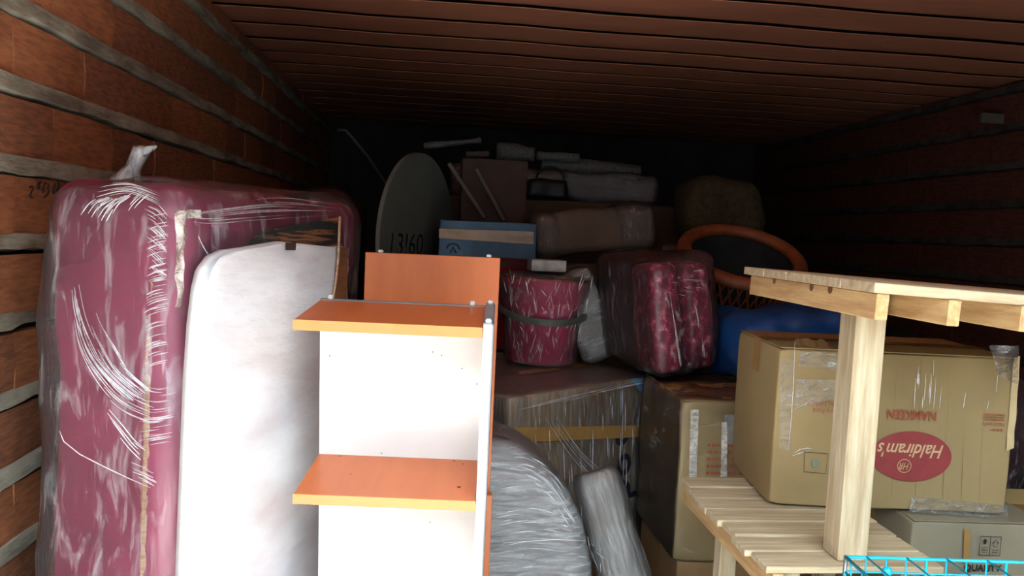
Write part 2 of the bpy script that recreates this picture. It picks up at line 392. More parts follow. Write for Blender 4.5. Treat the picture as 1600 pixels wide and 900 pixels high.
wr = wall('wall_right', XR, -1, 1.722-.2267*3, .2267, 'bare clay block wall on the right, shade put into its colour', 3.05, ('block_r', 'block_r'), 'mortar_r')
wb = box('wall_back', XL-.2, XR+.2, YB, YB+.2, 0, ZC+.1, 'card_dark', bev=0); tag(wb, 'dark far wall behind the stacked goods', None, None, 'structure')
wf = empty('wall_front', kind='structure', label='unseen wall round the open front, sized to cut light')
box('lintel', XL, XR, YF-.12, YF, 2.36, ZC+.15, 'plaster', wf, 0); box('pier', 1.65, XR+.2, YF-.12, YF, 0, 2.58, 'plaster', wf, 0); box('pier', XL-.3, XL+.02, YF-.12, YF, 0, 2.58, 'plaster', wf, 0)  # out of view; lintel lowered and right pier widened to hold light back
# handwritten chalk-dark number on a block of the left wall
upd()
nb = []
def stroke(pts): nb.append([onplane(wl, *p, 0, XL+.041) for p in pts])
wl.matrix_world
for st in ([(47, 293), (50, 290), (52, 294), (49, 300), (47, 305), (49, 309), (51, 309)], [(59, 282), (62, 287), (64, 283)], [(58, 290), (60, 286), (62, 292), (60, 296), (58, 291)],
           [(71, 284), (68, 290), (66, 298), (68, 301), (69, 297), (67, 295)], [(73, 287), (77, 288), (75, 294), (77, 298), (74, 305), (69, 308)],
           [(86, 286), (84, 291), (82, 299), (84, 303), (86, 300), (84, 297)], [(90, 285), (93, 287), (91, 294), (88, 298), (90, 300), (93, 296), (92, 290), (90, 285)], [(97, 290), (100, 291), (98, 295), (97, 291), (100, 289), (99, 304)]):
    stroke(st)
tubes('handwritten_number', nb, 'black_ink', wl, .0022, 5, label='handwritten number in dark marker')
# roof sheet
ce = box('ceiling', XL-.2, XR+.2, YF-.1, YB+.2, ZC+.05, ZC+.12, 'joint', bev=0); tag(ce, 'red-brown ribbed metal roof sheeting', None, None, 'structure')
pr = [(0, .004), (0, .001), (.004, 0), (.13, -.001), (.268, 0), (.272, .001), (.272, .004), (0, .0045)]
vs = []; fs = []
NX = 12
for i in range(NX+1):
    x = XL+(XR-XL)*i/NX
    for (a, b) in pr: vs.append((x, a, b+.003*math.sin(i*2.1)))
k = len(pr)
for i in range(NX):
    for j in range(k-1): fs.append((i*k+j, i*k+j+1, (i+1)*k+j+1, (i+1)*k+j))
pm = bpy.data.meshes.new('roof_panel'); pm.from_pydata(vs, [], fs); pm.materials.append(M['roof'])
y = 3.55-.325*9+.05
while y < YB-.3:
    o = bpy.data.objects.new('roof_panel', pm); link(o, ce); o.location = (0, y, ZC-.002+random.uniform(0, .003)); y += .325
o = box('pipe_clip', 0, .14, 0, .03, 0, .06, 'stick', wr, .004, label='small wooden peg block fixed high on the wall'); o.location = (XR-.19, 4.33, 2.43)

# ------------------------------------------------------------------ sofa stood on end
sofa = empty('sofa', (-.905, 1.88, 0), (0, 0, R(-21.7)), 'magenta sofa stood on its end, wrapped in clear stretch film, against the left block wall', 'sofa')
upd()
W_, D_, H_ = .375, .86, 1.725
sag = addd(nz(.022, 3.2, 1), nz(.006, 11, 2))
def grow(p, n):          # body leans outwards a little towards its foot
    t = 1-p.z/H_; return Vector((-.03*t if p.x < 0 else .012*t, 0, 0))
rbox('backrest', W_, .30, 1.70, .075, .035, 'magenta', sofa, (W_/2, .15, 0), disp=addd(sag, grow))
rbox('arm', W_-.004, D_, .24, .06, .035, 'magenta', sofa, (W_/2, D_/2, H_-.24), disp=nz(.012, 5, 3))
rbox('arm', W_-.004, D_, .22, .06, .05, 'magenta', sofa, (W_/2, D_/2, 0), disp=nz(.012, 5, 4))
rbox('seat', W_-.10, .50, 1.26, .05, .05, 'seat_dark', sofa, (W_/2-.03, .56, .22), disp=nz(.012, 5, 5))
# beige welt / staple strip down the corner
def strip_path(pix, val=-.012): return [onplane(sofa, *p, 1, val) for p in pix]
bm = bmesh.new(); prev = None
pth = [(243, 372), (240, 420), (238, 470), (232, 530), (230, 590), (229, 650), (228, 700), (226, 760), (224, 820), (222, 905)]
for i in range(61):
    q = interp([Vector((*p, 0)) for p in pth], i/60); a = onplane(sofa, q.x, q.y, 1, -.002-.004*random.random())
    wd = .0085+.004*noise.noise(Vector((i*.6, 0, 0)))
    cur = [bm.verts.new(a+Vector((-wd, 0, 0))), bm.verts.new(a+Vector((0, -.006, 0))), bm.verts.new(a+Vector((wd, 0, 0)))]
    if prev:
        bm.faces.new((prev[0], prev[1], cur[1], cur[0])); bm.faces.new((prev[1], prev[2], cur[2], cur[1]))
    prev = cur
bobj('welt', bm, 'beige', sofa, label='beige stapled welt strip')
# film shell
fdisp = addd(sag, grow, nz(.006, 9, 6, (1, 1, .4)), nz(.003, 34, 7, (1, 1, .25)))
flm = rbox('stretch_film', W_, D_+.02, H_, .075, .022, 'f_sofa', sofa, (W_/2, D_/2, .0), disp=fdisp, off=.016, label='clear stretch film wound over the sofa')
cre = []
def addc(cs, val=-.028, axis=1):
    for c in cs: cre.append([onplane(sofa, *p, axis, val) for p in c])
addc(fan([(110, 433), (115, 487), (133, 540), (160, 585), (205, 625)], [(138, 450), (158, 505), (185, 550), (205, 580), (240, 610)], 34, (.2, .7)))
addc(fan([(112, 480), (120, 540), (150, 600), (190, 640), (235, 660)], [(125, 480), (150, 550), (190, 590), (215, 610), (245, 625)], 16, (.2, .6)))
addc([[(93, 673), (100, 690), (125, 710), (160, 728), (200, 747), (235, 762)]]*2)
addc(fan([(163, 645), (185, 680), (205, 705), (222, 722)], [(168, 640), (190, 665), (210, 690), (230, 705)], 9, (.3, .9)))
addc(fan([(200, 712), (222, 722), (240, 728)], [(205, 745), (225, 752), (245, 762)], 9, (.4, 1)))
addc(fan([(125, 340), (140, 320), (160, 310)], [(200, 350), (215, 320), (235, 300)], 30, (.3, .8)))
addc(fan([(150, 290), (200, 285), (250, 300)], [(150, 310), (200, 300), (250, 320)], 14, (.3, .8)))
addc(fan([(232, 330), (245, 325), (262, 322)], [(222, 590), (240, 580), (262, 575)], 56, (.5, 1), 2))
addc(fan([(225, 300), (245, 310), (262, 330)], [(236, 420), (244, 430), (258, 440)], 30, (.3, .9), 3))  # packed white folds stand in for reflected glare at this corner
addc(fan([(225, 600), (250, 605), (275, 600)], [(215, 700), (240, 695), (268, 690)], 26, (.5, 1), 3))
ribbons('film_crease_glint', cre, 'crease', flm, (0, -1, 0), .0008, label='creases in the film, glints painted white')
cre = []
addc(fan([(300, 345), (330, 350), (400, 345), (520, 335)], [(300, 330), (350, 320), (440, 310), (530, 322)], 12, (.4, 1)), W_+.022, 0)
addc(fan([(310, 350), (330, 380), (360, 400), (380, 400)], [(300, 360), (310, 400), (318, 430), (322, 470)], 6, (.4, 1)), W_+.022, 0)
ribbons('film_crease_glint', cre, 'crease', flm, (1, 0, 0), .0007, label='creases in the film, glints painted white')
# clear tape L on the corner and the gathered knot of film on top
sheet('clear_tape', sofa, [(275, 328), (292, 330), (284, 480), (275, 480)], 1, -.026, 'crease_t', sofa, nu=6, nv=30, wav=.012, label='crumpled clear tape down the corner')
sheet('clear_tape', sofa, [(288, 327), (312, 328), (312, 340), (288, 342)], 0, W_+.022, 'crease_t', sofa, nu=6, nv=4, wav=.01, label='crumpled clear tape end')
def knot(p, n):
    a = math.atan2(p.y, p.x); return n*(.006*math.sin(a*7+p.z*40)+.004*noise.noise(p*80))
kb = onplane(sofa, 196, 288, 1, .10); kt = onplane(sofa, 220, 236, 1, .10)
tubes('film_knot', [([kb-Vector((0, 0, .02)), kb, kb.lerp(kt, .5), kt, kt+Vector((.022, 0, .004)), kt+Vector((.045, 0, .012))], [.05, .038, .017, .02, .009, .003])], 'knotf', sofa, seg=14, label='gathered twist of film on top')
# ------------------------------------------------------------------ white panel leaning on the sofa
pan = empty('foam_panel', (-.905, 1.88, 0), (0, 0, R(-21.7)), 'white cloth-covered rounded foam panel leaning on the side of the magenta sofa', 'panel')
upd()
ax = W_+.075
outline = [(300, 905), (304, 800), (308, 700), (312, 600), (318, 510), (325, 450), (332, 420), (345, 402), (365, 392), (400, 387), (450, 378), (480, 382), (520, 386), (546, 386)]
P = [onplane(pan, *p, 0, ax) for p in outline]
ytop = [(p.y, p.z) for p in P]
yR = ytop[-1][0]; poly = ytop+[(yR, .02), (P[0].y-.01, .02)]
def yz_slab(name, poly, x0, x1, m, parent, rnd=.012, nv=60, amp=.006, label=None):
    bm = bmesh.new(); f = [bm.verts.new((x1, a, b)) for a, b in poly]; fc = bm.faces.new(f)
    bmesh.ops.subdivide_edges(bm, edges=[e for e in bm.edges if e.calc_length() > .08], cuts=6)
    r = bmesh.ops.extrude_face_region(bm, geom=bm.faces[:]); 
    for v in [g for g in r['geom'] if isinstance(g, bmesh.types.BMVert)]: v.co.x = x0
    bmesh.ops.recalc_face_normals(bm, faces=bm.faces)
    es = [e for e in bm.edges if abs(e.verts[0].co.x-e.verts[1].co.x) < 1e-5 and len(e.link_faces) == 2 and abs(e.link_faces[0].normal.x-e.link_faces[1].normal.x) > .5]
    bmesh.ops.bevel(bm, geom=es, offset=rnd, segments=3, affect='EDGES')
    bmesh.ops.triangulate(bm, faces=bm.faces)
    return bobj(name, bm, m, parent, smooth=True, label=label)
# quilted face as a fine grid clipped to the outline
def yz_cloth(name, poly, x, m, parent, st, amp, lo=.012, wr=None, label=None):
    zs = sorted({b for a, b in poly}); z0, z1 = min(zs), max(zs); vs = []; fs = []
    def span(z):
        xs = []
        for (a, b), (c, d) in zip(poly, poly[1:]+poly[:1]):
            if (b-z)*(d-z) < 0: xs.append(a+(c-a)*(z-b)/(d-b))
        return (min(xs), max(xs)) if len(xs) > 1 else None
    nz_, ny_ = 130, 44; rows = 0
    for j in range(nz_+1):
        z = z0+.001+(z1-z0-.002)*(1-(1-j/nz_)**1.3); s = span(z)
        if not s: continue
        for i in range(ny_+1):
            u = i/ny_; yv = s[0]+(s[1]-s[0])*u
            e = min(yv-s[0], s[1]-yv, (z1-z)*1.5); edge = -max(0, lo-e)**2*30
            q = Vector((0, yv*st[0], z*st[1]))
            dx = amp*noise.noise(q)+amp*.5*noise.noise(q*2.7)+edge
            vs.append((x+dx, yv, z))
        rows += 1
    for j in range(rows-1):
        for i in range(ny_): a = j*(ny_+1)+i; fs.append((a, a+1, a+ny_+2, a+ny_+1))
    return pobj(name, vs, fs, m, parent, smooth=True, label=label)
pcore = yz_slab('foam_core', poly, ax-.055, ax-.006, 'white_fabric', pan, .014)
yz_cloth('fabric_cover', poly, ax+.002, 'white_fabric', pan, (5, 26), .004)
t = [onplane(pan, *p, 0, ax+.012) for p in ((446, 379), (463, 379), (462, 391), (446, 391))]
quad('cloth_tab', t, 'chip', pan, label='small brown tab at the top edge')
# side strip right of the panel: pinkish film over tan seam
seam = [onplane(pan, *p, 0, ax+.012) for p in ((531, 338), (529, 400), (525, 440), (520, 470), (510, 560))]
tubes('piping', [seam], 'beige', pan, .004, 6, label='tan vertical seam')
sheet('tan_strip', pan, [(527, 386), (545, 386), (538, 560), (512, 560)], 0, ax+.006, 'tan_ply', pan, nu=3, label='orange-tan strip right of the seam')
M['stripe'] = mat('tan_striped_lining', srgb(170, 116, 80), srgb(58, 62, 60), .5, 6, (1, .7, 9), .3, 30, .004, lo=.48, hi=.56)
sheet('lining_strip', sofa, [(405, 362), (534, 338), (534, 392), (372, 398)], 0, W_+.020, 'stripe', sofa, label='tan lining showing in streaks through the film')

# ------------------------------------------------------------------ shelf unit (orange and white)
su = empty('shelf_unit', (-.259, 1.905+1.468*math.tan(R(5)), 0), (0, 0, 0), 'open shelf unit with white back and orange shelves standing before the orange board', 'shelf unit')
su.rotation_euler = (R(5), 0, R(-5)); upd()
UW = .405; UH = 1.473
# local: x right, y back (0 = back face), z up ; shelves reach to y=-.25
box('back_panel', 0, UW, -.012, 0, 0, UH-.022, 'whitelam', su)
sd = box('side_panel', UW-.002, UW+.018, -.245, 0, 0, UH+.006, 'whitelam', su)
box('edge_band', UW+.018, UW+.0205, -.246, 0, 0, UH+.006, 'greyedge', sd, .0003, label='grey edge band')
box('edge_band', UW-.002, UW+.018, -.245, 0, UH+.006, UH+.009, 'greyedge', sd, .0003, label='grey top edge band')
def shelf(z, z2=None):
    s = box('shelf', 0, UW-.003, -.25, -.0125, z-.022, z, 'maple', su)
    box('edge_band', -.0005, UW-.003, -.253, -.25, z-.0225, z+.0005, 'maple_edge', s, .0003, label='lighter orange front edge')
    return s
s1 = shelf(UH); s2 = shelf(UH-.392); shelf(UH-.392*2); shelf(UH-.392*3)
box('edge_band', 0, UW-.003, -.012, .002, UH-.001, UH+.002, 'greyedge', s1, .0003, label='grey rear edge band')
upd()
for i, (px, py) in enumerate([(517, 466), (738, 475)]):
    q = onplane(su, px, py, 1, -.006); box('cap', q.x-.006, q.x+.006, -.012, .002, UH+.002, UH+.012, 'plastic_w', su, .002, label='small white plastic cap')
for y_ in (-.012, -.235): box('cap', UW+.002, UW+.015, y_-.01, y_+.003, UH+.008, UH+.018, 'plastic_w', su, .003, label='small white plastic cap')
dots = []
for (px, py, z, r_) in [(532, 713, UH-.392, .0035), (709, 720, UH-.392, .004), (724, 725, UH-.392, .004), (717, 761, UH-.392, .006), (620, 509, UH, .003), (548, 741, UH-.392, .003), (716, 481, UH, .003)]:
    q = onplane(su, px, py, 2, z+.0008); dots.append((q, r_*.7))
bm = bmesh.new()
for q, r_ in dots:
    for v in bmesh.ops.create_circle(bm, cap_ends=True, segments=9, radius=r_, matrix=Matrix.Translation(q))['verts']: v.co.x += random.uniform(-.4, .6)*r_
for (px, py) in [(676, 550), (722, 576), (690, 555), (745, 600), (515, 556), (672, 816), (596, 708)]:
    q = onplane(su, px, py, 1, -.0128); bmesh.ops.create_circle(bm, cap_ends=True, segments=8, radius=.0016, matrix=Matrix.Translation(q) @ FRONT)
bobj('scuff_mark', bm, 'chip', su, label='dark chips and scuffs')['kind'] = 'stuff'

# ------------------------------------------------------------------ orange board behind
ob = empty('laminate_board', (-.183, 2.10, 0), (R(.5), 0, R(-1.5)), 'tall orange laminate board standing behind the white-backed shelf unit', 'board'); upd()
BW = .362; BZ = 1.580
box('panel', 0, BW, 0, .018, 0, BZ, 'maple', ob); 
box('plinth_panel', .30, BW+.006, -.03, -.001, 0, .93, 'maple', ob, label='darker lower orange panel')
for px in (595, 764): q = onplane(ob, px, 394, 1, .009); box('cap', q.x-.007, q.x+.007, .002, .016, BZ, BZ+.008, 'plastic_w', ob, .003, label='small white plastic cap')

# ------------------------------------------------------------------ film-wrapped foam mattress folded upright
fm = empty('folded_mattress', (.155, 2.36, 0), (0, 0, 0), 'grey film-wrapped folded mattress bulging to the right of the orange board', 'mattress')
def arch(p, n):
    hw, h0, hz = .37, .30, .745
    if p.z <= h0: return Vector((.05*(1-p.z/1.045), 0, 0))
    u = max(-1, min(1, p.x/hw)); v = max(0, min(1, (p.z-h0)/hz))
    return Vector((hw*u*math.sqrt(1-v*v*.42)-p.x+.05*(1-p.z/1.045), 0, hz*v*math.sqrt(1-u*u*.42)-(p.z-h0)))
d1 = addd(arch, nz(.012, 3, 11), nz(.005, 8, 12, (.4, 1, 2.2)))
rbox('foam', .74, .38, 1.045, .09, .03, 'grey_pack', fm, disp=d1)
ff = rbox('stretch_film', .74, .38, 1.045, .09, .016, 'f_hazy', fm, disp=addd(d1, nz(.006, 16, 13, (.3, 1, 3))), off=.012, label='milky stretch film'); upd()
cr = [[onplane(fm, *p, 1, -.207) for p in c] for c in fan([(778, 715), (820, 712), (860, 735), (890, 775)], [(778, 770), (820, 765), (860, 790), (900, 850)], 26, (.1, .35), 4)+fan([(778, 790), (830, 785), (880, 800)], [(778, 895), (840, 880), (930, 890)], 16, (.1, .4), 4)+[[(785, 848), (820, 846), (870, 843), (915, 845)]]]
ribbons('film_crease_glint', cr, 'crease', ff, (0, -1, 0), .0008, label='creases in the film, glints painted white')

# ------------------------------------------------------------------ rolled mat
rr = .073
a0 = Vector((.525, 2.33, .915)); a1 = Vector((.80, 2.03, .02))
rm = empty('rolled_mat', a1, (0, 0, 0), 'slim film-wrapped rolled mat leaning against the wrapped grey carton', 'rolled mat')
axd = (a0-a1); LEN = axd.length; rm.rotation_euler = axd.to_track_quat('Z', 'Y').to_euler(); upd()
prof = [(.001, 0), (rr*.8, .0), (rr, .02)]+[(rr*(1+.03*math.sin(i*.9)), .02+(LEN-.05)*i/24) for i in range(1, 25)]+[(rr*.93, LEN-.012), (rr*.8, LEN), (.05, LEN), (.001, LEN-.01)]
lathe('roll', prof, 'rug', rm, 36, disp=nz(.004, 9, 3))
ff = lathe('stretch_film', prof, 'f_vert', rm, 36, off=.004, disp=addd(nz(.004, 9, 3), nz(.005, 26, 4, (1, 1, .3))), label='milky stretch film')
hp = []
for z in (.42, .425, .43): hp.append([(math.cos(t)*(rr+.009), math.sin(t)*(rr+.009), z+.02*math.sin(t)) for t in [i*2*math.pi/24 for i in range(25)]])
tubes('film_edge', hp, 'crease', rm, .0012, 4, label='edge of the film winding')

mcr = []
for i in range(46):
    a = random.uniform(3.3, 6.1); z0 = random.uniform(.3, LEN-.1); ln = random.uniform(-.06, .06); da = random.uniform(.1, .5)
    mcr.append([(math.cos(a+da*k/6)*(rr+.008), math.sin(a+da*k/6)*(rr+.008), z0+ln*k/6) for k in range(7)])
ribbons('film_crease_glint', mcr, 'crease', ff, (0, -1, 0), .0007, label='creases in the film, glints painted white')

# ------------------------------------------------------------------ generic carton
def crush(w, d, h, amp, seed):
    def f(p, n):
        e = Vector((0, 0, 0)); q = Vector((p.x*3.1, p.y*3.1, p.z*3.1+seed))
        e += n*(amp*noise.noise(q)+amp*.35*noise.noise(q*4))
        # corners crumple inward
        cx, cy, cz = abs(p.x)/(w/2), abs(p.y)/(d/2), abs(p.z-h/2)/(h/2)
        k = max(0, min(cx, cy)-.9)*max(0, cz-.85)*60
        e -= Vector((math.copysign(1, p.x), math.copysign(1, p.y), math.copysign(1, p.z-h/2)))*k*amp*.8
        return e
    return f
def carton(name, w, d, h, loc, rz, m, label, cat='carton', amp=.006, seed=1, flaps=True, tape=True, film=None, rot=None, group=None, n=.03, r=.006, top='tape'):
    o = empty(name, loc, rot or (0, 0, R(rz)), label, cat, group); upd()
    ds = crush(w, d, h, amp, seed)
    rbox('body', w, d, h, r, n, m, o, disp=ds)
    if tape:
        t_ = .03
        vs = [(-w/2-.002, -t_, h*.78), (-w/2-.002, t_, h*.78), (-w/2-.002, t_, h+.0), (-w/2-.002, -t_, h+.0), (-w/2, -t_, h+.004+amp*.4), (-w/2, t_, h+.004+amp*.4), (w/2, -t_, h+.004+amp*.4), (w/2, t_, h+.004+amp*.4), (w/2+.002, -t_, h*.78), (w/2+.002, t_, h*.78)]
        pobj('tape', vs, [(0, 1, 2, 3), (3, 2, 5, 4), (4, 5, 7, 6), (6, 7, 9, 8)], 'tape', o)
    if flaps:
        f1 = box('flap', -w/2+.004, w/2-.004, -d/2+.003, -.001, h+.001, h+.004, m, o, .0005); f2 = box('flap', -w/2+.004, w/2-.004, .001, d/2-.003, h+.001, h+.004, m, o, .0005)
    if film:
        ff = rbox('stretch_film', w, d, h, r+.008, n*.7, film, o, disp=addd(ds, nz(.006, 10, seed+3, (1, 1, .4)), nz(.003, 34, seed+5)), off=.006, label='stretch film')
        o['_f'] = ff.name
    return o

# wrapped grey carton with "pod" lettering
L_ = Vector((.275, 2.56)); R_ = Vector((.925, 3.06)); e = (R_-L_); pw = e.length; pdir = e.normalized(); pn = Vector((-pdir.y, pdir.x)); pdp = .60
ctr = (L_+R_)/2+pn*pdp/2
pod = carton('wrapped_carton', pw, pdp, .70, (ctr.x, ctr.y, .39), math.degrees(math.atan2(pdir.y, pdir.x)), 'card_b', 'big carton in milky film with dark sideways lettering, under the magenta bucket', amp=.004, seed=3, film='f_vert', flaps=False)
upd(); yf = -pdp/2
for s, c, sz in (('p', (971, 768), .152), ('o', (972, 727), .152), ('d', (969, 681), .152)):
    q = onplane(pod, c[0], c[1], 1, yf-.008); text('printed_letter', s, sz*1.15, 'grey_ink', pod, q, UPRD, bold=.004)
sheet('tape_band', pod, [(800, 668), (1022, 664), (1020, 682), (798, 692)], 1, yf-.010, 'tape', wav=.003, label='brown packing tape band across the front')
sheet('blue_print', pod, [(985, 592), (1026, 588), (1024, 606), (1000, 612)], 1, yf-.019, 'card_blue', wav=.002, label='blue printed corner')
cr = [[onplane(pod, *p, 1, yf-.022) for p in c] for c in fan([(815, 640), (818, 680), (825, 760)], [(1015, 600), (1014, 680), (1010, 760)], 50, (.08, .3), 5)+fan([(803, 640), (900, 618), (1020, 592)], [(803, 646), (900, 624), (1020, 598)], 8, (.2, .6), 2)+fan([(850, 650), (890, 710), (925, 750)], [(870, 650), (905, 700), (940, 735)], 10, (.3, .9), 4)]
ribbons('film_crease_glint', cr, 'crease', bpy.data.objects[pod['_f']], (0, -1, 0), .0008, label='creases in the film, glints painted white')
carton('carton', pw-.04, pdp-.04, .385, (ctr.x, ctr.y, 0), math.degrees(math.atan2(pdir.y, pdir.x)), 'card_b', 'plain brown carton on the floor beneath the film-wrapped lettered carton', amp=.003, seed=4)

# ------------------------------------------------------------------ bucket
bc = Vector((.475, 3.28, 1.104))
bk = empty('bucket', bc, (0, R(1), 0), 'magenta plastic bucket wrapped in film, standing on the film-wrapped carton', 'bucket')
bp_ = [(.001, .004), (.12, .004), (.145, 0), (.150, .01), (.176, .255), (.178, .258), (.178, .262), (.186, .264), (.186, .30), (.190, .302), (.191, .345), (.196, .350), (.196, .358), (.186, .358), (.182, .34), (.145, .02), (.001, .02)]
lathe('shell', bp_, 'bucket', bk, 56)
lathe('lid', [(.001, .365), (.17, .362), (.192, .364), (.197, .360), (.197, .352)], 'bucket_red', bk, 56, label='dark red lid')
# grey handle strap slung round the front
hs = []
for i in range(31):
    a = math.pi+math.pi*i/30; rad = .198; hs.append((math.cos(a)*rad, math.sin(a)*rad, .235-.05*math.sin(math.pi*i/30)+.02*0))
bm = bmesh.new(); prev = None
for p in hs:
    p = Vector(p); cur = [bm.verts.new(p+Vector((0, 0, -.014))), bm.verts.new(p*1.02+Vector((0, 0, -.004-.02*p.z*.0))), bm.verts.new(p+Vector((0, 0, .014)))]
    if prev:
        bm.faces.new((prev[0], prev[1], cur[1], cur[0])); bm.faces.new((prev[1], prev[2], cur[2], cur[1]))
    prev = cur
bobj('handle', bm, 'grey_pl', bk, smooth=True, label='grey handle strap')
fp = [(.150, .0)]+[(.150+.05*t-.012*math.sin(t*math.pi), .365*t) for t in [i/16 for i in range(1, 17)]]+[(.17, .375), (.09, .38), (.01, .385)]
bfilm = lathe('stretch_film', fp, 'f_bucket', bk, 72, off=.012, disp=addd(nz(.010, 12, 8, (1, 1, .6)), nz(.004, 40, 9)), label='crinkled clear film')
bcr = []
for i in range(70):
    a = math.pi+random.uniform(.15, .85)*math.pi; z0 = random.choice([random.uniform(.20, .34), random.uniform(.02, .2)]); ln = random.uniform(.015, .07); a2 = a+random.uniform(-.12, .12); c = []
    for k in range(6):
        z = z0+ln*k/5; rad = .150+.05*z/.365+.013; aa = a+(a2-a)*k/5; c.append((math.cos(aa)*rad, math.sin(aa)*rad, z))
    bcr.append(c)
ribbons('film_crease_glint', bcr, 'crease', bpy.data.objects[bfilm.name], (0, -1, 0), .0009, label='creases in the film, glints painted white')
sk = carton('silver_packet', .15, .10, .05, (.475, 3.22, 1.494), 4, 'silver', 'silvery flat packet lying on the lid of the magenta bucket', 'packet', amp=.002, seed=5, flaps=False, tape=False, n=.02)
# ------------------------------------------------------------------ red tub left of bucket behind
rt = empty('red_tub', (.34, 3.63, 1.105), (0, 0, 0), 'round dark red tub with lid behind and left of the magenta bucket', 'tub')
lathe('shell', [(.001, 0), (.10, 0), (.11, .01), (.12, .38), (.125, .385), (.125, .40), (.001, .40)], 'bucket_red', rt, 36)
lathe('lid', [(.001, .425), (.122, .42), (.131, .41), (.131, .385)], 'maroon_d', rt, 36)

# ------------------------------------------------------------------ tilted wrapped cardboard piece right of the bucket
wp = empty('wrapped_bundle', (.735, 3.24, 1.13), (R(-3), R(-23), R(8)), 'tilted flat cardboard bundle in film between the bucket and the maroon armchair', 'bundle')
rbox('card_pack', .15, .10, .40, .02, .03, 'rug', wp, disp=nz(.012, 6, 3)); rbox('stretch_film', .15, .10, .40, .03, .02, 'f_hazy', wp, disp=addd(nz(.012, 6, 3), nz(.008, 20, 5)), off=.008, label='hazy film')

# ------------------------------------------------------------------ maroon wrapped armchair seat block
ma = empty('armchair', (.975, 2.78, 1.155), (0, R(-8), R(12)), 'maroon patterned armchair wrapped in film on top of the brown carton', 'armchair'); upd()
rbox('arm', .12, .20, .42, .04, .02, 'maroon', ma, (-.07, .10, 0), disp=addd(nz(.012, 7, 3), nz(.003, 30, 6)))
rbox('arm', .12, .20, .41, .04, .02, 'maroon', ma, (.065, .10, 0), disp=addd(nz(.012, 7, 5), nz(.003, 30, 6)))
rbox('backrest', .25, .32, .44, .04, .03, 'maroon_d', ma, (-.005, .35, 0), disp=nz(.01, 6, 9), label='maroon backrest, its side shade put into darker cloth')  # shaded left side painted in: darker cloth than the lit arms
rbox('stretch_film', .26, .52, .44, .04, .018, 'f_arm', ma, (-.005, .25, 0), disp=addd(nz(.014, 7, 3), nz(.004, 22, 12)), off=.010, label='crinkled clear film')
cr = [[onplane(ma, *p, 1, -.022) for p in c] for c in fan([(1043, 440), (1050, 490), (1056, 530), (1062, 572)], [(1046, 440), (1053, 490), (1059, 530), (1065, 572)], 5, (.4, 1), 1)+fan([(1085, 470), (1092, 510), (1098, 560)], [(1088, 470), (1095, 510), (1102, 560)], 5, (.2, .5), 1)+fan([(1035, 430), (1060, 425), (1100, 420)], [(1040, 460), (1060, 460), (1090, 470)], 14, (.1, .4), 3)]
ribbons('film_crease_glint', cr, 'crease', ma, (0, -1, 0), .0007, label='creases in the film, glints painted white')
# ------------------------------------------------------------------ middle carton under the armchair
mc = carton('carton', .58, .48, .55, (1.135, 2.70, .565), 0, 'card', 'torn brown carton with red print behind the slatted deck, below the maroon armchair', amp=.008, seed=6, film='f_box'); upd()
q = onplane(mc, 1130, 705, 1, -.252)
for i in range(5): dashes(mc, q+Vector((.03, 0, .02-.024*i)), .17, .011, 'red_ink_b')
sheet('paper_label', mc, [(1132, 648), (1158, 648), (1158, 694), (1134, 694)], 1, -.2525, 'silver', label='whitish torn paper label')
sheet('clear_tape', mc, [(1079, 640), (1092, 640), (1088, 760), (1076, 760)], 1, -.256, 'crease_t', wav=.008, label='shiny clear tape down the corner')
sheet('clear_tape', mc, [(1128, 660), (1136, 660), (1136, 745), (1126, 745)], 1, -.256, 'crease_t', wav=.006, nu=3, label='shiny strip of clear tape')
carton('carton', .56, .46, .56, (1.145, 2.70, 0), 0, 'card_b', 'dull brown carton on the floor directly under the torn red-printed carton', amp=.003, seed=8)

# ------------------------------------------------------------------ wooden rack
rk = empty('wooden_rack', (.94, 1.85, 0), (0, 0, 0), 'raw pine two-level rack with slatted lower deck and a square post', 'rack')
kx, ky = -.94, -1.85
DX0, DX1, DY0, DY1, DZ = .735, 1.15, 1.535, 2.145, .96
ns = 7; sw = (DY1-DY0)/ns
for i in range(ns):
    a = random.uniform(-.012, .008)
    box('slat', DX0+a+kx, DX1+random.uniform(-.006, .006)+kx, DY0+i*sw+.003+ky, DY0+(i+1)*sw-.003+ky, DZ-.018, DZ+random.uniform(-.003, 0), 'wood_x', rk, .002, rot=(R(random.uniform(-.3, .3)), 0, 0))
for x in (DX0+.018, DX1-.045): box('deck_beam', x+kx, x+.025+kx, DY0+.005+ky, DY1-.005+ky, DZ-.075, DZ-.019, 'wood_y', rk, .002)
for x in (DX0+.045, DX1-.09):
    for yv in (1.56, 1.90): box('leg', x+kx, x+.045+kx, yv+ky, yv+.045+ky, 0, DZ-.020, 'wood_z', rk, .002)
box('deck_rail', DX0+.046+kx, DX1-.046+kx, 1.615+ky, 1.635+ky, .3, .35, 'wood_x', rk, .002)
box('post', .912+kx, .981+kx, 1.565+ky, 1.635+ky, DZ-.001, 1.555, 'wood_z', rk, .003)
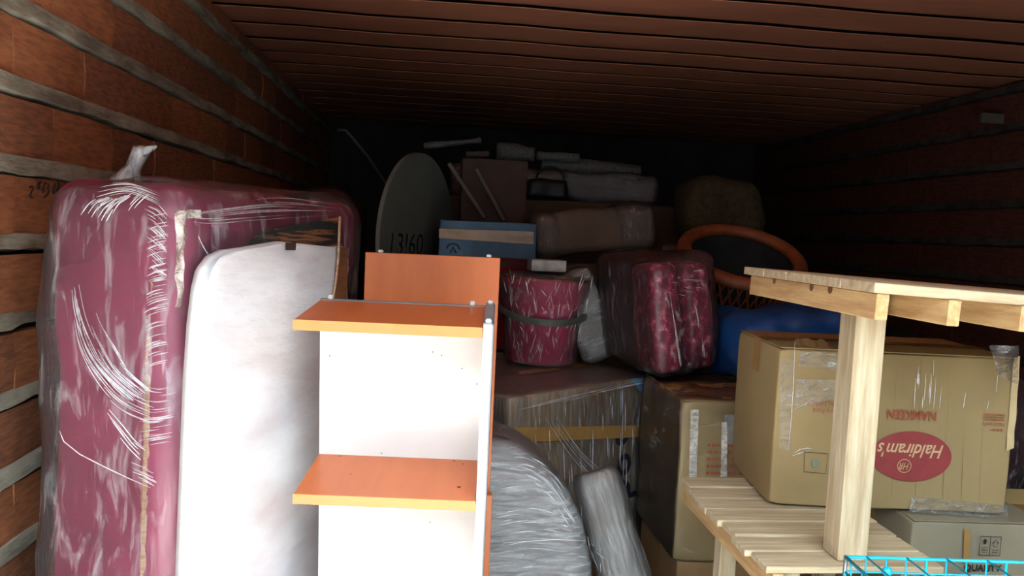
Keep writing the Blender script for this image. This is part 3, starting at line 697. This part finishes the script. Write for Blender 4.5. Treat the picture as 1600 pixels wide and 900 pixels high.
# upper table, rolled 2.4 degrees to the right
up = empty('upper_top', (.85+kx, 1.40+ky, 1.587), (0, R(2.4), 0)); up.parent = rk; up['label'] = 'upper pine table top on three beams'
nsl = 5
for i in range(nsl):
    w0 = .63/nsl; box('plank', -.002+random.uniform(-.002, .001), .78, i*w0+.001, (i+1)*w0-.001, -.021, random.uniform(-.001, .0), 'wood_x', up, .0015)
for i, x in enumerate((.005, .152, .305, .5, .7)): box('beam', x, x+.026, .0+(.0 if i == 0 else -.004), .60, -.073, -.0215, 'wood_y', up, .002)
upd()
kn = []
for (px, py) in [(1297, 452), (1210, 438), (1268, 448)]:
    q = onplane(up, px, py, 0, .0045); kn.append(q)
for q in kn:
    bm = bmesh.new(); bmesh.ops.create_circle(bm, cap_ends=True, segments=12, radius=.010, matrix=Matrix.Translation(q) @ Matrix.Rotation(R(-90), 4, 'Y')); bobj('wood_knot', bm, 'knot', up)
# ------------------------------------------------------------------ the large printed carton
hx0, hy0, hx1, hy1 = .905, 1.905, 1.525, 1.84
hv = Vector((hx1-hx0, hy1-hy0)); hw = hv.length; ha = math.atan2(hv.y, hv.x); hn = Vector((-math.sin(ha), math.cos(ha))); hd = .36; hh = .415
hc = Vector((hx0, hy0))+hv/2+hn*hd/2
hb = carton('carton', hw, hd, hh, (hc.x, hc.y, .966), math.degrees(ha), 'card', 'large upside-down snack carton with red oval print resting on the slatted deck', amp=.0045, seed=9, film=None, n=.02)
upd(); yf = -hd/2-.0055
def HP(px, py, lift=0): return onplane(hb, px, py, 1, yf-lift-.001)
cen = HP(1424, 713); ex = abs(HP(1487, 713).x-cen.x); ez = abs(HP(1424, 752).z-cen.z)
pobj('printed_oval', [cen+Vector((math.cos(t)*ex, 0, math.sin(t)*ez)) for t in [i*2*math.pi/48 for i in range(48)]], [tuple(range(48))], 'red_ink', hb, label='red printed oval')
tw = abs(HP(1482, 700).x-HP(1360, 700).x)
text('printed_name', "Haldiram's", .050, 'cream_ink', hb, HP(1424, 703, .001), FLIP, shear=.35, sx=.80, bold=.0006, label='cream script lettering upside down')
c2 = HP(1413, 728, .001); r1 = .0185
bm = bmesh.new()
for rad in (r1,):
    ro = [bm.verts.new(c2+Vector((math.cos(t)*rad, 0, math.sin(t)*rad))) for t in [i*2*math.pi/32 for i in range(32)]]; ri = [bm.verts.new(c2+Vector((math.cos(t)*rad*.9, 0, math.sin(t)*rad*.9))) for t in [i*2*math.pi/32 for i in range(32)]]
    for i in range(32): bm.faces.new((ro[i], ro[(i+1) % 32], ri[(i+1) % 32], ri[i]))
bobj('printed_ring', bm, 'cream_ink', hb)
text('printed_monogram', "HR", .026, 'cream_ink', hb, c2, FLIP, shear=.3, sx=.75)
text('printed_word', "NAMKEEN", .036, 'red_ink_b', hb, HP(1425, 648), FLIP, sx=.78, bold=.0006, label='red block lettering upside down')
text('printed_small', "Haldiram's", .016, 'red_ink_b', hb, HP(1553, 663), FLIP, shear=.2, sx=.85)
for i in range(3): dashes(hb, HP(1553, 656-i*4), .055, .004, 'red_ink_b')
dashes(hb, HP(1556, 672), .03, .006, 'red_ink_b')
text('printed_word', "(BALS)PACK", .020, 'red_ink_b', hb, HP(1286, 630), FLIP, sx=.85)
text('printed_line', "Milkry Food", .018, 'red_ink_b', hb, HP(1292, 642), FLIP, sx=.85)
fr = [HP(1257, 706), HP(1294, 709), HP(1290, 740), HP(1256, 737)]
tubes('printed_frame', [fr+[fr[0]]], 'black_ink', hb, .0007, 4)
g = HP(1274, 724); pobj('sticker', [g+Vector((math.cos(t)*.009, -.0005, math.sin(t)*.011)) for t in [i*2*math.pi/20 for i in range(20)]], [tuple(range(20))], 'green_dot', hb, label='grey-green round sticker')
M['vt'] = film_mat('glossy_clear_tape', .52, .72, .10, .75, 30, (1, 1, 2), .1, (.82, .82, .8), .8)
sheet('clear_tape', hb, [(1219, 560), (1240, 562), (1234, 706), (1218, 700)], 1, yf-.002, 'vt', nu=6, nv=20, wav=.003, label='dull wide tape down the left corner')
sheet('clear_tape', hb, [(1244, 592), (1310, 594), (1308, 622), (1242, 640)], 1, yf-.003, 'vt', wav=.004, label='glossy clear tape patch')
sheet('clear_tape', hb, [(1250, 548), (1320, 554), (1318, 580), (1248, 572)], 1, yf-.003, 'vt', wav=.004, label='glossy clear tape patch')
sheet('clear_tape', hb, [(1546, 540), (1592, 540), (1590, 600), (1560, 590)], 1, yf-.003, 'vt', wav=.006, label='glossy clear tape at the top right corner')
sheet('clear_tape', hb, [(1425, 775), (1575, 790), (1575, 810), (1420, 800)], 1, yf-.003, 'vt', wav=.004, label='clear tape along the lower edge')
cs = [[HP(*p, -.001) for p in c] for c in [[(1240+1, 700+8), (1250, 702), (1262, 700), (1270, 702)], [(1238, 712), (1250, 708), (1266, 704)], [(1240, 640), (1258, 632), (1270, 622)], [(1242, 536), (1240, 600), (1236, 660), (1232, 705)]]+
      fan([(1418, 560), (1418, 600), (1416, 640)], [(1560, 565), (1556, 610), (1550, 640)], 12, (.2, .8), 4)+fan([(1434, 570), (1433, 600)], [(1438, 570), (1437, 600)], 3, (.5, 1), 1)]
ribbons('tape_glint', cs, 'crease', hb, (0, -1, 0), .0008, label='glints on the tape, put in as white ridges')  # white ridges painted in as the tape's glints
# torn bright edge on the right and left flank tape
sheet('tape', hb, [(1584, 560), (1594, 556), (1584, 700), (1572, 705)], 1, yf-.001, 'inside', nu=2, nv=16, wav=.003, label='pale torn corrugated edge')
q0 = HP(1252, 528); tf = []
for i in range(9):
    t = i/8; tf.append(Vector((q0.x+.004+t*.10, yf+.004, hh-.004-.022*t+.006*random.random()))); 
vs = tf+[Vector((p.x, p.y+.05+.02*random.random(), hh+.012+.012*random.random())) for p in tf]
pobj('torn_flap', vs, [(i, i+1, i+10, i+9) for i in range(8)], 'card_b', hb, label='crumpled torn top flap')
# corrugation folds on the front face
folds = []
for px in (1330, 1402, 1440, 1483, 1512, 1540): folds.append([HP(px+i*-1.2, 560+i*28, -.005) for i in range(9)])
ribbons('board_fold', folds, 'card', hb, (0, -1, 0), .002, 0)

# ------------------------------------------------------------------ cartons low right
ec = carton('carton', .37, .42, .945, (1.452, 2.02, .008), -3, 'card_g', 'greyish carton with black handling symbols, under the large snack carton', amp=.005, seed=12); upd()
yf2 = -.21-.007
def EP(px, py): return onplane(ec, px, py, 1, yf2)
a, b = EP(1532, 838), EP(1562, 868)
cx_, cz_ = (a.x+b.x)/2, (a.z+b.z)/2; wx, wz = abs(b.x-a.x)/2, abs(a.z-b.z)/2
tubes('symbol_frame', [[Vector((cx_+sx*wx, yf2, cz_+sz*wz)) for sx, sz in ((-1, -1), (1, -1), (1, 1), (-1, 1), (-1, -1))], [Vector((cx_, yf2, cz_-wz)), Vector((cx_, yf2, cz_+wz))]], 'black_ink', ec, .0009, 4)
pobj('glass_symbol', [Vector((cx_-wx*.5+.0042*math.cos(t), yf2, cz_+wz*.45+.0075*math.sin(t))) for t in [i*2*math.pi/16 for i in range(16)]], [tuple(range(16))], 'black_ink', ec)
for k in range(3): dashes(ec, Vector((cx_-wx*.5, yf2, cz_-wz*(.2+.25*k))), wx*.55, .003, 'black_ink')
um = [(-.35, -.1), (-.35, .5), (-.7, .35), (0, .85), (.7, .35), (.35, .5), (.35, -.1), (-.35, -.1)]
tubes('umbrella_symbol', [[Vector((cx_+wx*.5+u*wx*.45, yf2, cz_+v*wz*.8)) for u, v in um]], 'black_ink', ec, .0007, 4)
for k in range(2): dashes(ec, Vector((cx_+wx*.5, yf2, cz_-wz*(.45+.25*k))), wx*.5, .003, 'black_ink')
text('printed_word', 'QUALITY', .024, 'black_ink', ec, EP(1535, 888), FRONT, bold=.0008, label='bold black lettering')
sheet('tape', ec, [(1507, 826), (1516, 827), (1514, 880), (1505, 880)], 1, yf2-.001, 'tape', nu=2, label='brown strip of tape')
carton('carton', .26, .36, .93, (1.80, 1.97, 0), -3, 'card_y', 'yellowish carton at the right edge beside the greyish symbol carton', amp=.005, seed=13)
dw = empty('wrapped_quilt', (1.95, 2.75, 0), (0, 0, 0), 'dark maroon bundle in shiny film behind the right side of the large snack carton', 'bundle')
rbox('cloth', .50, .45, 1.22, .08, .05, 'maroon_d', dw, disp=nz(.03, 4, 3)); rbox('stretch_film', .50, .45, 1.22, .09, .03, 'f_bucket', dw, disp=addd(nz(.03, 4, 3), nz(.012, 14, 5)), off=.012, label='shiny crinkled film')
# wire basket standing on a low carton
wk = empty('wire_basket', (1.16, 1.20, .86), (0, 0, R(-4)), 'cyan plastic-coated wire basket in front of the wooden rack', 'basket')
wx0, wx1, wy0, wy1, wz1 = -.33, .33, -.20, .20, .172
rim = []
tubes('rim', [[(wx0, wy1, wz1), (wx1, wy1, wz1), (wx1, wy0, wz1), (wx0, wy0, wz1), (wx0, wy1, wz1)]], 'cyan', wk, .0035, 8)
tubes('rim', [[(wx0, wy1, wz1-.03), (wx1, wy1, wz1-.03), (wx1, wy0, wz1-.03), (wx0, wy0, wz1-.03), (wx0, wy1, wz1-.03)]], 'cyan', wk, .002, 6)
gx = [wx0+(wx1-wx0)*i/16 for i in range(17)]
for i, x in enumerate(gx):
    th = .0028 if i % 4 == 0 else .0018
    tubes('wire', [[(x, wy1, wz1), (x, wy1-.01, .003), (x, wy0+.01, .003), (x, wy0, wz1)]], 'cyan', wk, th, 6)
for i in range(9):
    yv = wy0+(wy1-wy0)*(i+.5)/9; tubes('wire', [[(wx0, yv, wz1), (wx0+.01, yv, .005), (wx1-.01, yv, .005), (wx1, yv, wz1)]], 'cyan', wk, .0018, 6)
for i in range(8):
    x = wx0+(wx1-wx0)*(i+.5)/8; tubes('lid_wire', [[(x, wy1, wz1+.002), (x, wy0, wz1+.002)]], 'cyan', wk, .0018, 6)
bm = bmesh.new(); bmesh.ops.create_icosphere(bm, subdivisions=2, radius=.010, matrix=Matrix.Translation((wx0+.07, wy1-.03, wz1-.014))); bobj('plastic_bead', bm, 'cyan', wk, smooth=True)
tubes('corner_post', [[(wx0, wy1, 0), (wx0, wy1, wz1+.002)]], 'steel', wk, .004, 8, label='bare steel corner post')
carton('carton', .60, .42, .852, (1.16, 1.20, 0), -4, 'card_b', 'plain carton below the cyan wire basket', amp=.003, seed=15)

# ------------------------------------------------------------------ blue tarpaulin bundle
bt = empty('blue_tarpaulin', (1.325, 2.90, 1.13), (0, 0, R(8)), 'folded blue tarpaulin bundle behind the large snack carton', 'tarpaulin')
def tarp(p, n):
    return n*(.03*noise.noise(p*6)+.018*math.sin(p.x*38+noise.noise(p*5)*3)*.4)+Vector((0, 0, (.07*(p.x)) if p.z > .1 else 0))
rbox('folded_sheet', .44, .40, .27, .06, .02, 'blue_tarp', bt, disp=tarp)
# ------------------------------------------------------------------ cane basket with orange rim
cb = empty('cane_basket', (1.365, 3.53, 1.165), (R(27), 0, 0), 'round orange cane basket with a thick rim, behind the wooden rack', 'basket')
rt_, rb_ = .255, .19; bh = .48
rimp = [(math.cos(t)*rt_, math.sin(t)*rt_, bh) for t in [i*2*math.pi/48 for i in range(49)]]
bm = bmesh.new(); pts = []
vs = []; fs = []
for i in range(48):
    t = i*2*math.pi/48
    for k in range(12):
        a = 2*math.pi*k/12; rr2 = rt_+.032*math.cos(a); vs.append((math.cos(t)*rr2, math.sin(t)*rr2, bh+.028*math.sin(a)))
for i in range(48):
    for k in range(12): fs.append((i*12+k, ((i+1) % 48)*12+k, ((i+1) % 48)*12+(k+1) % 12, i*12+(k+1) % 12))
bm.free(); pobj('rim', vs, fs, 'cane', cb, smooth=True, label='thick glossy orange rim')
ws = []
for i in range(40):
    t = i*2*math.pi/40
    for dr in (1, -1):
        ws.append([(math.cos(t+dr*s*.55)*(rb_+(rt_-rb_)*s), math.sin(t+dr*s*.55)*(rb_+(rt_-rb_)*s), bh*s) for s in [j/8 for j in range(9)]])
wo = tubes('weave', ws, 'cane', cb, .0055, 5); wo['kind'] = 'stuff'
lathe('lining', [(.001, .004), (rb_-.008, .004), (rt_-.012, bh)], 'seat_dark', cb, 40, label='dark inner lining')
lathe('band', [(rb_+.052, .30), (rb_+.058, .33), (rb_+.060, .35)], 'green_band', cb, 40, label='green band round the basket')
# ------------------------------------------------------------------ far stack: supports
def far(nm, x0, x1, y0, y1, z0, z1, m, label, **k):
    return carton(nm, x1-x0, y1-y0, z1-z0, ((x0+x1)/2, (y0+y1)/2, z0), 0, m, label, amp=.005, n=.06, **k)
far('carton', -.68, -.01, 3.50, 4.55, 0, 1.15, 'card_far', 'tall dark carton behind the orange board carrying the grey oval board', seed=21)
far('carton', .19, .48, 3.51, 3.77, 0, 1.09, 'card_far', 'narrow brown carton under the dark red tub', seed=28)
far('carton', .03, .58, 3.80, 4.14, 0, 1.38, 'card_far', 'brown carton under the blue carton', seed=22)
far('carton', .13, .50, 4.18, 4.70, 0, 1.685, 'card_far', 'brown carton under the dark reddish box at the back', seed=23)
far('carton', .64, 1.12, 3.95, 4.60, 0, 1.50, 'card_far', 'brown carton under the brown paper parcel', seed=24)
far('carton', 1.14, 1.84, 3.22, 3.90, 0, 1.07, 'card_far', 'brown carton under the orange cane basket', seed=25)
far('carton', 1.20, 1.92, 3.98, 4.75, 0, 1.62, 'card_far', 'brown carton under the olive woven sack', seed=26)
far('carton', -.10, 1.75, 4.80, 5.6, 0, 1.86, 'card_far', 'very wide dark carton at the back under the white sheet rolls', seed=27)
# blue carton
bl = far('blue_carton', .02, .505, 3.81, 4.12, 1.388, 1.70, 'card_blue', 'blue printed carton with brown tape behind the orange board', seed=31, flaps=False, tape=False); upd()
sheet('tape_band', bl, [(686, 357), (834, 362), (834, 382), (686, 372)], 1, -.161, 'tape', wav=.004, label='brown tape band along the front')
q = onplane(bl, 708, 389, 1, -.162)
tubes('printed_symbol', [[q+Vector((math.cos(t)*.03, 0, math.sin(t)*.025)) for t in [i*math.pi/10 for i in range(11)]], [q+Vector((-.014, 0, -.02)), q+Vector((.0, 0, .01)), q+Vector((.016, 0, -.02))]], 'grey_ink', bl, .003, 5)
# grey oval board
gb = empty('round_table_top', (-.085, 4.02, 1.155), (0, 0, R(64)), 'grey round table top standing on edge behind the orange board', 'table top')
gb.rotation_euler = (0, 0, R(66)); RR = .44
vs = []; fs = []
for yy, rr3 in ((-.012, RR-.003), (-.012, RR-.003), (-.009, RR), (.009, RR), (.012, RR-.003)):
    for i in range(72): t = i*2*math.pi/72; vs.append((math.cos(t)*rr3, yy, RR+math.sin(t)*rr3))
for j in range(1, 4):
    for i in range(72): fs.append((j*72+i, j*72+(i+1) % 72, (j+1)*72+(i+1) % 72, (j+1)*72+i))
fs.append(tuple(range(72, 144))); fs.append(tuple(reversed(range(288, 360))))
pobj('board', vs[:], fs, 'hardboard', gb)
pobj('edge_band', [(math.cos(t)*(RR+.0015), yy, RR+math.sin(t)*(RR+.0015)) for yy in (-.0105, .0105) for t in [i*2*math.pi/72 for i in range(72)]], [(i, (i+1) % 72, 72+(i+1) % 72, 72+i) for i in range(72)], 'edge_light', gb, label='pale edge band')
upd(); q = onplane(gb, 634, 384, 1, -.0135)
text('handwritten_number', '13!60', .16, 'black_ink', gb, q, FRONT, shear=.1, sx=1.1, label='dark marker number')
# reddish box with slats
rb2 = far('brown_box', .135, .50, 4.28, 4.62, 1.70, 2.05, 'dark_red_box', 'dark reddish open box at the back above the blue carton', seed=33, flaps=False, tape=False)
def slat(name, p, q, wd, th, m, label, cat='slat', grp=None):
    p, q = Vector(p), Vector(q); d = q-p; o = empty(name, p, d.to_track_quat('Z', 'Y').to_euler(), label, cat, grp)
    return o, d.length
def atY(px, py, Y): v = ray(px, py); return EYE+v*(Y/v.y)
def lean_slat(p, q, wd, th, m, label):
    p, q = Vector(p), Vector(q); d = q-p; L = d.length; o = box('wooden_stick', -wd/2, wd/2, -th/2, th/2, 0, L, m, None, .002, p, d.to_track_quat('Z', 'Y').to_euler()); tag(o, label, 'stick'); return o
lean_slat(atY(788, 344, 4.21), atY(745, 264, 4.24), .035, .02, 'stick', 'pale wooden slat leaning before the dark reddish box')
lean_slat(atY(758, 340, 4.17), atY(702, 256, 4.20), .05, .02, 'stick', 'wider dull slat leaning left of the pale one, right of the grey round top')
# brown paper parcel
bp2 = empty('paper_parcel', (.85, 4.12, 1.565), (0, R(-7), R(-3)), 'light brown paper parcel at the back with film tape at its right end', 'parcel'); upd()
rbox('paper_wrap', .64, .36, .23, .05, .03, 'brown_pack', bp2, disp=nz(.02, 5, 3)); rbox('stretch_film', .20, .38, .24, .05, .02, 'f_bucket', bp2, (.225, 0, 0), disp=addd(nz(.02, 5, 3), nz(.01, 20, 5)), off=.008, label='shiny film at the right end')
rbox('stretch_film', .16, .38, .22, .05, .02, 'f_bucket', bp2, (-.245, 0, 0), disp=addd(nz(.02, 5, 3), nz(.01, 20, 5)), off=.008, label='shiny film at the left end')
# quilt bag behind the sofa
qb = empty('quilt_bag', (-.55, 3.82, 1.175), (0, 0, 0), 'dark reddish stuffed quilt bag between the sofa and the grey round top', 'bag')
rbox('cloth', .36, .42, .62, .10, .04, 'maroon_d', qb, disp=nz(.04, 5, 4)); rbox('stretch_film', .36, .42, .62, .11, .025, 'f_box', qb, disp=addd(nz(.04, 5, 4), nz(.012, 16, 9)), off=.012, label='clear film')
# thin pole with bent end
pp = [atY(527, 203, 4.76), atY(540, 203, 4.76), atY(548, 212, 4.76), atY(575, 245, 4.76), atY(600, 282, 4.76)]
dd = pp[-1]-pp[-2]; pp.append(pp[-1]+dd*((pp[-1].z-.008)/-dd.z))
po_ = tubes('curtain_rod', [[p for p in pp]], 'stick', None, .008, 8); tag(po_, 'thin grey rod with a bent end leaning in the dark left corner', 'rod')
# white sheet rolls and tubes on the far stack
def roll(nm, p, q, r_, m, label, grp=None):
    p, q = Vector(p), Vector(q); d = q-p; L = d.length
    o = lathe(nm, [(.001, 0), (r_*.6, 0), (r_, .004)]+[(r_*(1+.06*math.sin(i*1.7)), L*i/8) for i in range(1, 8)]+[(r_, L-.004), (r_*.6, L), (.001, L)], m, None, 16, p, d.to_track_quat('Z', 'Y').to_euler(), disp=nz(r_*.5, 6, len(label)))
    tag(o, label, 'roll', grp); return o
roll('sheet_roll', atY(662, 228, 5.0), atY(752, 219, 5.0), .018, 'pvc', 'thin pale tube lying topmost, above the grey round table top')
roll('sheet_roll', atY(728, 241, 5.05), atY(764, 240, 5.0), .022, 'pvc', 'short pale tube under the topmost thin tube')
roll('sheet_roll', atY(775, 236, 5.15), atY(835, 240, 5.15), .05, 'pvc', 'thick pale roll right of the topmost thin tube')
roll('sheet_roll', atY(838, 243, 5.2), atY(905, 248, 5.2), .028, 'pvc', 'pale roll above the black handbag')
roll('sheet_roll', atY(845, 256, 5.3), atY(1000, 270, 5.3), .055, 'pvc', 'long pale roll running right from the black handbag')
roll('sheet_roll', atY(888, 284, 5.1), atY(970, 292, 5.1), .028, 'pvc', 'thin pale roll lying right of the black handbag, lowest of them')
g_ = empty('film_bundle', (.78, 5.22, 1.88), (0, 0, 0), 'grey film-wrapped bundle of sheets under the pale rolls at the back', 'bundle')
rbox('sheets', 1.40, .34, .19, .05, .04, 'grey_pack', g_, disp=nz(.03, 5, 8)); rbox('stretch_film', 1.40, .34, .19, .06, .03, 'f_hazy', g_, disp=addd(nz(.03, 5, 8), nz(.02, 12, 9)), off=.01, label='hazy film')
# black handbag with hoop handle
hbg = empty('handbag', (.70, 4.93, 1.87), (0, 0, 0), 'black handbag with a hoop handle lying on the far stack', 'bag')
rbox('body', .26, .14, .13, .03, .02, 'black_bag', hbg, disp=nz(.012, 9, 3))
tubes('handle', [[(math.cos(t)*.09+.02, -.02, .12+math.sin(t)*.09) for t in [i*math.pi/16 for i in range(17)]]], 'black_bag', hbg, .008, 8)
# olive woven sack
sk2 = empty('woven_sack', (1.60, 4.30, 1.66), (0, 0, 0), 'olive woven sack in the dark behind the orange cane basket', 'sack')
rbox('cloth', .46, .40, .33, .11, .03, 'jute', sk2, disp=addd(nz(.05, 4, 3), nz(.01, 20, 2)))
for o in bpy.data.objects:
    if '_f' in o.keys(): del o['_f']
